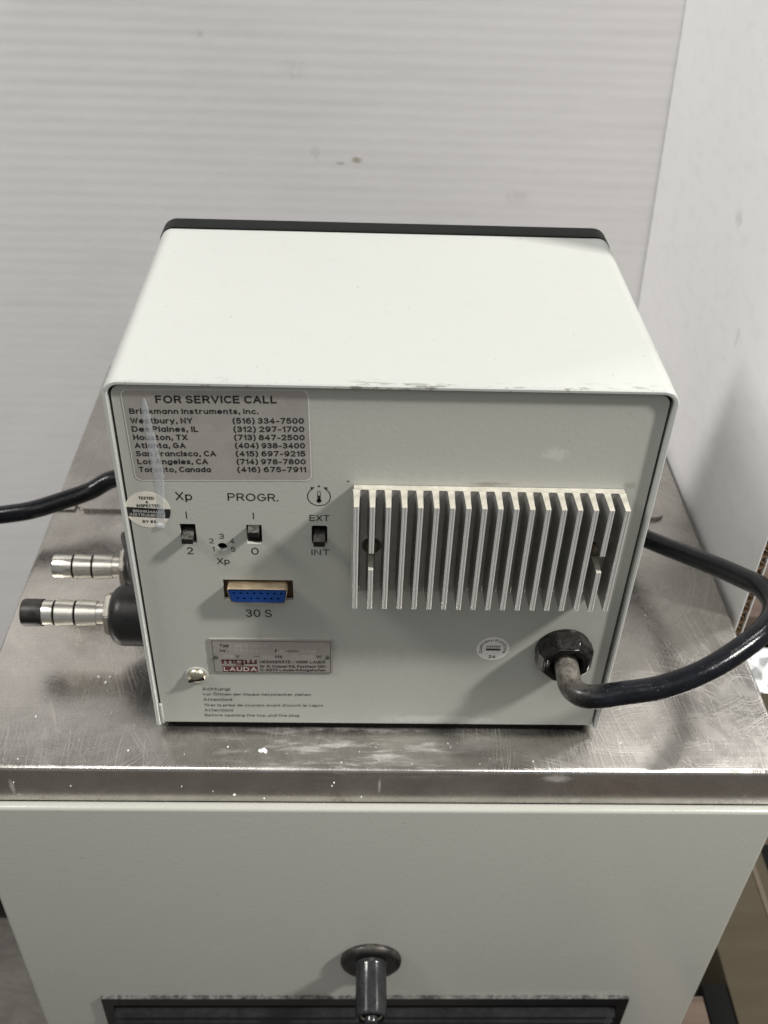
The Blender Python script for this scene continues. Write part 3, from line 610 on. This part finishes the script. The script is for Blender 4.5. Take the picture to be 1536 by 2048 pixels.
# rating plate
rp = label("rating_plate", rrect(27.9, 81.3, 34.2, 55.3, 0.4), PF - 0.5, PF - 0.02, M_plate, 0.5, (27.9, 34.2))
s = Print(PF - 0.55); A2 = (27.9, 34.2)
def t2(P_, t, x, z, w_, c_, b_=0.0): P_.text(t, x, z, w_, c_, b_, 0.5, A2)
s.frame(29.0, 80.2, 34.7, 54.4, 0.2)
t2(s, "Typ", 32.4, 50.5, 4.0, 1.9, .006); t2(s, "Nr.", 32.4, 47.3, 3.3, 1.8, .006); t2(s, "F", 56.2, 47.2, 1.0, 1.9, .006); t2(s, "V", 38.9, 43.7, 1.6, 1.9, .006); t2(s, "~", 46.6, 43.8, 2.8, 1.9, .0); t2(s, "Hz", 56.2, 43.7, 3.0, 1.9, .006); t2(s, "W", 74.0, 43.7, 2.4, 1.9, .006)
s.frame(61.8, 65.5, 47.9, 48.8, 0.18); s.rect(60.6, 61.8, 48.28, 48.46).rect(65.5, 66.7, 48.28, 48.46)
s.build("plate_lettering", M_ink, rp)
s = Print(PF - 0.55)
t2(s, "MESSGERÄTE - WERK LAUDA", 49.2, 40.4, 28.8, 1.75, .004); t2(s, "Dr. R. Wobser KG, Postfach 1251", 49.2, 37.6, 28.8, 1.7, .004); t2(s, "D-6970 Lauda-Königshofen", 49.2, 34.95 + .3, 28.8, 1.7, .004)
s.build("address_lettering", M_ink, rp)
s = Print(PF - 0.55); zb = 40.1; h_ = 2.6; x = 32.5; b_ = 1.0
# block letters m g w
for q in ((x, x + b_, zb, zb + h_), (x, x + 5.3, zb + h_ - .75, zb + h_), (x + 2.15, x + 3.15, zb, zb + h_), (x + 4.3, x + 5.3, zb, zb + h_)): s.rect(*q)
x = 38.1
for q in ((x, x + 4.0, zb + h_ - .7, zb + h_), (x, x + b_, zb + .2, zb + h_), (x, x + 4.0, zb + .1, zb + .75), (x + 3.0, x + 4.0, zb - 1.0, zb + h_), (x + .3, x + 4.0, zb - 1.0, zb - .4)): s.rect(*q)
x = 42.6
for q in ((x, x + b_, zb, zb + h_), (x, x + 5.3, zb, zb + .75), (x + 2.15, x + 3.15, zb, zb + h_), (x + 4.3, x + 5.3, zb, zb + h_)): s.rect(*q)
s.rect(32.7, 48.0, 35.0, 38.5)
s.build("emblem", M_red, rp)
s = Print(PF - 0.59); s.text("LAUDA", 33.1, 35.45, 14.5, 2.6, 0.03); s.build("emblem_lettering", M_whiteink, rp)
s = Print(PF - 0.54)
for t, x, z, w_ in (("DC 5 340 1E", 39, 50.5, 14.5), ("2 8 7 4 8 0 1", 39, 47.3, 13.5), ("115", 33.6, 43.7, 4.2), ("60", 50.8, 43.7, 3.2), ("N", 58.4, 47.2, 1.4), ("1,15A", 67.4, 47.3, 6.5), ("1295", 68, 43.8, 4.8)): t2(s, t, x, z, w_, 1.8, -.004)
s.build("embossed_figures", M_emboss, rp)
for rx, rz in ((30.3, 44.2), (78.9, 44.6)):
    rv = obj("rivet", lathe(bmesh.new(), [(0, 0.00095), (0.0005, 0.0009), (0.0008, 0.0005), (0.00085, 0)], (0, 0, 0), n=20), M_rivet, rp, (rx / 1000, PYF - 0.0005, rz / 1000))
qs = label("quality_sticker", circ(150.9, 50.7, 7.15, 48), PF - 0.10, PF - 0.01, M_paper)
s = Print(PF - 0.14); s.text("Qualitäts-Kontrolle", 0, 0, 20, 1.45, 0.004, arc=(150.9, 50.7, 4.95, 207, 234))
s.text("24", 149.4, 44.9, 3.2, 1.9, 0.02)
s.build("sticker_lettering", M_ink, qs)
s = Print(PF - 0.14); s.rect(147.9, 154.2, 49.7, 51.0)
for q in range(8): s.rect(148.1 + q * .78, 148.5 + q * .78, 51.5, 52.6)
s.rect(148.1, 154.1, 52.5, 52.7); s.build("emblem", M_greyink, qs)
# dried drip running over both stickers
cl = [(14.1, 176.0, .6), (14.2, 172, 1.2), (14.4, 166, 1.5), (14.9, 158, 1.7), (15.3, 150, 1.9), (15.8, 144, 2.0), (15.9, 139.4, 1.7), (15.7, 134, 1.4), (15.3, 128, 1.3), (14.6, 122, 1.6), (14.2, 119, 2.0), (14.0, 116.6, 1.2)]
dense = spline([(a, 0, b) for a, b, c_ in cl], 6); rad = spline([(c_, 0, 0) for a, b, c_ in cl], 6)
bm = bmesh.new(); rs = []
for p, r_ in zip(dense, rad):
    w_ = r_.x * (1 + 0.12 * math.sin(p.z * 2.1)); rs.append([bm.verts.new(((p.x + w_ * math.cos(R(a))) / 1000, (PF - 0.20 - 0.22 * math.sin(R(a))) / 1000, p.z / 1000)) for a in range(0, 181, 20)])
for a, b in zip(rs, rs[1:]):
    for i in range(len(a) - 1): bm.faces.new((a[i], a[i + 1], b[i + 1], b[i]))
obj("dried_drip", bm, M_drip, head, smooth=60)
bm = bmesh.new(); lathe(bm, [(0.0, 0.0017), (0.0005, 0.0014), (0.0008, 0.0007), (0.0009, 0)], (0.0139, PYF - 0.0002, 0.1176), n=18); obj("drip_bead", bm, M_drip, head, smooth=70)
# slotted screw
sc = obj("slotted_screw", lathe(bmesh.new(), [(-0.0002, 0.0041), (0.0007, 0.0042), (0.0018, 0.0036), (0.0026, 0.0024), (0.0029, 0.0010), (0.0030, 0)], (0.0210, PYF, 0.0322), n=40), M_screw, head)
obj("washer", lathe(bmesh.new(), [(0, 0.0052), (0.0003, 0.0052), (0.0004, 0.0048), (0.0004, 0)], (0.0209, PYF - 0.00005, 0.0320), n=40), M_paint, sc)
bm = bmesh.new(); box(bm, -0.0036, 0.0036, -0.0029, -0.0020, -0.00035, 0.00035)
so = obj("screw_slot", bm, M_dark, sc, (0.0210, PYF - 0.0003, 0.0316)); so.rotation_euler = (0, R(-14), 0)
# heat sink
HZ0, HZ1, HX0, HX1 = 0.0872, 0.1390, 0.0892, 0.1925
hs = obj("heat_sink", B(HX0, HX1, -0.0010, PYF - 0.0001, HZ0, HZ1), [M_alu], head)
hb = bmesh.new(); 
pitch = (HX1 - HX0 - 0.0021) / 17
def finprof(yt=-0.0118):
    t = 0.00098; root = 0.00128
    L = [(-root - .0005, -0.0009), (-root - .0001, -0.0013), (-root + .00005, -0.0022), (-t, yt + .0016), (-t, yt + .00042)]
    L += [(-t * .5 - t * .5 * math.cos(R(a)), yt + .00042 - .00042 * math.sin(R(a))) for a in (22, 45, 68, 90, 112, 135, 158)] + [(0, yt + .0007)]
    return L + [(-a, b) for a, b in L[-2::-1]]
def fin(z0, z1, z2=None, z3=None):
    bm = bmesh.new(); prism(bm, finprof(), 'z', z0, z1, 0, 1)
    if z2: prism(bm, finprof(), 'z', z2, z3, 0, 1)
    for f in bm.faces:
        if f.material_index == 0 and f.calc_center_median().y < -0.0112: f.material_index = 2
    return bm
full = None
for i in range(18):
    fx = HX0 + 0.00105 + i * pitch
    if i in (1, 16):
        bm = fin(HZ0 + .00002, 0.1080, 0.1165, HZ1 - .00002)
        o = obj("fin", bm, [M_alu, M_aluend, M_tip], hs, (fx, 0, 0)); o['label'] = "heat sink fin cut away in the middle to reach a screw"
    elif full is None: full = obj("fin", fin(HZ0 + .00002, HZ1 - .00002), [M_alu, M_aluend, M_tip], hs, (fx, 0, 0))
    else: obj("fin", None, None, hs, (fx, 0, 0), data=full.data)
obj("end_face", B(HX0, HX1, -0.0011, PYF - 0.0003, HZ1, HZ1 + 0.00012), M_aluend, hs)
for i, sx in enumerate((0.0965, 0.1858)):
    obj("sink_screw", lathe(bmesh.new(), [(0, 0.0030), (0.0010, 0.0029), (0.0019, 0.0022), (0.0023, 0.0010), (0.0024, 0)], (0, 0, 0), n=24), M_oldscrew, hs, (sx, -0.0011, 0.1115))
    obj("screw_recess", lathe(bmesh.new(), [(0, 0.0040), (0.00012, 0.0040), (0.00012, 0)], (0, 0, 0), n=28), M_rivet, hs, (sx, -0.0010, 0.1115))
# cable gland: faceted nut
gc = (0.1815, PYF, 0.0512)
gl = obj("cable_gland", lathe(bmesh.new(), [(-0.0001, 0.0121), (0.0012, 0.0121), (0.0020, 0.0115)], gc, n=40), M_gland, head)
bm = bmesh.new(); lathe(bm, [(0.0009, 0.0122), (0.0012, 0.0129), (0.0066, 0.0129), (0.0100, 0.0106), (0.0104, 0.0088), (0.0098, 0.0076), (0.0060, 0.0070), (0.0060, 0.0)], gc, n=8, rot0=R(22.5))
bmesh.ops.bevel(bm, geom=[e_ for e_ in bm.edges if e_.calc_length() > 0.003], offset=0.00045, segments=2, affect='EDGES')
obj("gland_nut", bm, M_gland, gl, smooth=30)
# hose nozzles leaving the left side
def nozzle(c, cap, name="hose_nozzle"):
    x0 = c[0]; ax = (-1, 0, 0)
    bm = bmesh.new(); prof = [(0.0, 0.0052), (0.0045, 0.0052), (0.0047, 0.0060), (0.0130, 0.0060), (0.0133, 0.0066), (0.0150, 0.0067), (0.0151, 0.0057), (0.0245, 0.0060), (0.0248, 0.0066), (0.0252, 0.0066), (0.0253, 0.0056), (0.0258, 0.0056)]
    prof = [(0, .0054), (.004, .0054), (.0041, .0060), (.0135, .0066), (.0136, .0050), (.0147, .0050), (.0148, .0060), (.0235, .0066), (.0236, .0050), (.0247, .0050), (.0248, .0060), (.0340, .0063), (.0345, .0060), (.0345, .0048), (.028, .0046), (.028, 0)]
    nz = obj(name, lathe(bm, prof, c, ax, 40), M_nickel, head)
    for d_ in (.01355, .02355): obj('groove_shadow_ring', lathe(bmesh.new(), [(d_, .0049), (d_, .0061), (d_ + .0009, .0061), (d_ + .0009, .0049)], c, ax, 32), M_dark, nz)  # dark rings stand in for the shadow lines in the grooves
    nut = bmesh.new(); lathe(nut, [(-0.0065, 0.0075), (-0.0062, 0.0100), (-0.0055, 0.0112), (-0.0012, 0.0112), (-0.0003, 0.0100), (0, 0.0085), (0, 0.004)], c, ax, 6, rot0=R(20))
    bmesh.ops.bevel(nut, geom=nut.edges[:], offset=0.0005, segments=2, affect='EDGES'); obj("hex_nut", nut, M_nut, nz, smooth=30)
    if cap: obj("end_cap", lathe(bmesh.new(), [(.0300, .0066), (.0388, .0067), (.0398, .0062), (.0400, .005), (.0400, 0)], c, ax, 36), M_black, nz)
    return nz
n1 = nozzle((-0.0300, 0.0500, 0.0225), True)
n2 = nozzle((-0.0310, 0.0905, 0.0165), False)
def elbow(c, r, L, nz):
    bm = bmesh.new(); pr_ = [(-0.002, 0)] + [(-0.002 + r * .5 * (1 - math.cos(R(a))), r * (0.45 + 0.55 * math.sin(R(a)))) for a in range(0, 91, 10)] + [(L, r), (L, 0)]
    lathe(bm, [(d - 0.0, q) for d, q in pr_], (c[0] + 0.0045, c[1], c[2]), (1, 0, 0), 40)
    o = obj("rubber_elbow", bm, M_rubber, nz, smooth=60)
elbow((-0.0300, 0.0490, 0.0225), 0.0150, 0.034, n1); elbow((-0.0310, 0.0905, 0.0190), 0.0150, 0.032, n2)
obj("mounting_bracket", tube(bmesh.new(), [(-0.026, 0.099, 0.028), (-0.0275, 0.096, 0.0335), (-0.0272, 0.0915, 0.0358), (-0.0225, 0.078, 0.0350), (-0.0175, 0.062, 0.0320), (-0.0100, 0.050, 0.030)], 0.0018, 14), M_black, head, smooth=60)

# ================================================================ POWER CABLE
pts = [(181.8, -2.0, 50.8), (181.8, -10.0, 50.0), (182.4, -17.5, 48.6), (186.2, -23.2, 49.6), (192.5, -24.6, 50.6), (203.6, -23.2, 51.3), (218.9, -20.9, 52.3), (236.3, -16.0, 55.9), (252.8, -7.4, 59.5), (267.7, 3.9, 61.6), (279.0, 20.5, 59.0), (281.5, 39.2, 53.8), (278.0, 56.9, 45.3), (272.3, 75.5, 36.2), (264.4, 96.8, 25.7), (252.9, 120.7, 15.0), (232, 150, 6.5), (195, 170, 3.2), (120, 178, 2.8), (40, 172, 5), (-10, 164, 20), (-43.8, 158.8, 23.6), (-60.8, 153.7, 17.4), (-76.3, 146.8, 15.0), (-91.6, 140.5, 13.3), (-108.3, 138.7, 11.1), (-130.6, 137.3, 8.2), (-180, 135, -10), (-230, 120, -60)]
cb = obj("power_cable", tube(bmesh.new(), [tuple(c_ / 1000 for c_ in p) for p in pts], 0.0051, 24, 10), M_cable, smooth=60)
tag(cb, "thick black power cable looping out of the gland and round behind the instrument", "power cable")

# ================================================================ BOARDS
def wy(z): return 0.3605 + 0.163 * z
V = []; F = []; z = -0.448; zs = []
while z < 0.60:
    zs.append(z); z += 0.0078 / 6
xs = [-0.62, -0.4, -0.2, -0.1, 0.0, 0.1, 0.2, 0.312]
for i, z in enumerate(zs):
    for x in xs:
        V.append((x, wy(z) + 0.000055 * min(1.0, max(0.35, 0.4 + z * 3.2)) * math.cos(2 * math.pi * z / 0.0078 + 0.5 * math.sin(x * 7)) + 0.0012 * math.sin(x * 9 + z * 6), z))
nx = len(xs)
for i in range(len(zs) - 1):
    for j in range(nx - 1): F.append((i * nx + j, i * nx + j + 1, (i + 1) * nx + j + 1, (i + 1) * nx + j))
nb = len(V)
V += [(v[0], v[1] + 0.004, v[2]) for v in V[:]]
F += [tuple(reversed([q + nb for q in f])) for f in F[:]]
for j in range(nx - 1):
    F.append((j, nb + j, nb + j + 1, j + 1)); t_ = (len(zs) - 1) * nx; F.append((t_ + j, t_ + j + 1, nb + t_ + j + 1, nb + t_ + j))
for i in range(len(zs) - 1):
    F.append((i * nx, (i + 1) * nx, nb + (i + 1) * nx, nb + i * nx)); F.append((i * nx + nx - 1, nb + i * nx + nx - 1, nb + (i + 1) * nx + nx - 1, (i + 1) * nx + nx - 1))
bw = obj("cardboard_sheet", (V, [], F), M_wall, smooth=60)
tag(bw, "large white corrugated sheet with grey scuffs standing upright behind the instrument", "cardboard sheet")
sb = thing("cardboard_divider", "white corrugated sheet on edge at the right, its brown fluted end towards the camera", "cardboard sheet", (0.2985, 0.22, -0.12))
bx, by0, by1, bz0, bz1 = 0.2965, 0.079, 0.358, -0.12, 0.62
def pan(x): 
    bm = bmesh.new(); vs = []
    N_ = 24
    for i in range(N_ + 1):
        z = bz0 + (bz1 - bz0) * i / N_; y1 = wy(z) - 0.0018
        vs.append([bm.verts.new((x + dx, y, z)) for dx, y in ((0, by0), (0.0005, by0), (0.0005, y1), (0, y1))])
    for a, b in zip(vs, vs[1:]):
        for i in range(4): bm.faces.new((a[i], a[(i + 1) % 4], b[(i + 1) % 4], b[i]))
    bm.faces.new(vs[0]); bm.faces.new(vs[-1]); return bm
obj("liner", pan(bx), M_panelboard, sb); obj("liner", pan(bx + 0.0042), M_panelboard, sb)
bm = bmesh.new(); prev = None; N_ = int((bz1 - bz0) / 0.0078 * 10)
for i in range(N_ + 1):
    z = bz0 + (bz1 - bz0) * i / N_; x = bx + 0.00235 + 0.0017 * math.sin(2 * math.pi * z / 0.0078)
    cur = [bm.verts.new((x - .00015, by0 + .0003, z)), bm.verts.new((x + .00015, by0 + .0003, z)), bm.verts.new((x + .00015, 0.350, z)), bm.verts.new((x - .00015, 0.350, z))]
    if prev:
        for j in range(4): bm.faces.new((prev[j], prev[(j + 1) % 4], cur[(j + 1) % 4], cur[j]))
    prev = cur
obj("fluting", bm, M_flute, sb, smooth=60)

# ================================================================ THINGS LOWER DOWN BESIDE THE CABINET
ct_ = thing("carton", "flat tan carton with a lighter tape seam, low down right of the cabinet", "carton", (0.46, 0.06, -0.45))
obj("carton_body", B(0.3484, 0.62, -0.22, 0.29, -0.4498, -0.30, 0.002), M_tan, ct_)
obj("tape", B(0.392, 0.3955, -0.218, 0.288, -0.2999, -0.2993), M_tape, ct_)
obj("hand_slot", B(0.404, 0.422, 0.09, 0.135, -0.2999, -0.2994), M_dark, ct_)
st_ = obj("strap_block", B(0.3305, 0.3475, -0.30, 0.028, -0.4495, -0.300, 0.001), M_black, smooth=30); st_.data.materials[0] = M_dark; tag(st_, "narrow black block standing between the cabinet and the tan carton", "block")
pb = obj("narrow_carton", B(0.2935, 0.3300, -0.30, 0.020, -0.4494, -0.301, 0.001), M_wood, smooth=30); tag(pb, "narrow brown carton squeezed in right beside the cabinet side", "carton")
wd = thing("wooden_pallet", "weathered brown wooden boards lying low behind the white side panel", "pallet", (0.60, 0.58, -0.45))
for i in range(5):
    obj("plank", B(0.33, 0.98, 0.385 + i * 0.085, 0.462 + i * 0.085, -0.318, -0.300 - 0.002 * (i % 2), 0.001, 1), M_wood, wd)
for xx in (0.36, 0.64, 0.92): obj("bearer", B(xx - .02, xx + .02, 0.39, 0.80, -0.4492, -0.3182), M_wood, wd)
bm = bmesh.new(); bmesh.ops.create_icosphere(bm, subdivisions=3, radius=0.02)
for v in bm.verts:
    f_ = 1 + 0.45 * math.sin(v.co.x * 420 + v.co.z * 300) * math.cos(v.co.y * 380) + random.uniform(-.12, .12); v.co = Vector((v.co.x * 1.2 * f_, v.co.y * 1.5 * f_, v.co.z * 0.8 * f_))
cw = obj("plastic_wrap", bm, M_wrap, None, (0.462, 0.322, -0.312), smooth=20); tag(cw, "crumpled clear plastic wrap lying between the tan carton and the pallet", "plastic wrap")
bt = obj("black_filler", B(-0.42, -0.19, 0.158, 0.278, -0.4496, -0.40, 0.004), M_black, smooth=30); tag(bt, "black tray low on the shelf left of the cabinet", "filler")  # plain black box put in to fill a dark strip beside the cabinet

# ================================================================ CRUMBS
bm = bmesh.new()
def crumb(x, y, z, s_):
    r_ = bmesh.ops.create_icosphere(bm, subdivisions=1, radius=s_)
    sx, sy, sz = random.uniform(.6, 1.5), random.uniform(.6, 1.4), random.uniform(.4, .8); a = random.random() * 6.3
    for v in r_['verts']:
        c_ = Vector((v.co.x * sx * random.uniform(.8, 1.2), v.co.y * sy * random.uniform(.8, 1.2), v.co.z * sz)); c_.rotate(Matrix.Rotation(a, 3, 'Z')); v.co = c_ + Vector((x, y, z))
for _ in range(28):
    x, y = random.uniform(-0.08, 0.28), random.uniform(-0.0195, -0.001) ; crumb(x, y, -0.0049, random.choice((.0002, .0003, .0003, .0005)))
for _ in range(26):
    x, y = random.uniform(-0.075, -0.005), random.uniform(-0.01, 0.12); crumb(x, y, -0.0049, random.choice((.0002, .0003, .0004)))
for _ in range(14): crumb(random.uniform(0.21, 0.28), random.uniform(-0.018, 0.1), -0.0049, .00025)
for x, y in ((-0.034, 0.0335), (-0.030, 0.030), (-0.0285, 0.0335), (0.0485, -0.0105), (0.0495, -0.010), (0.0505, -0.0108)): crumb(x, y, -0.0047, .0010)
for _ in range(9): crumb(random.uniform(-0.07, 0.1), -0.0212, random.uniform(-0.026, -0.008), random.choice((.0003, .0005)))
o = obj("white_crumbs", bm, M_crumb, smooth=0); o['kind'] = 'stuff'; o['label'] = "white crumbs and specks scattered over the stainless plate"
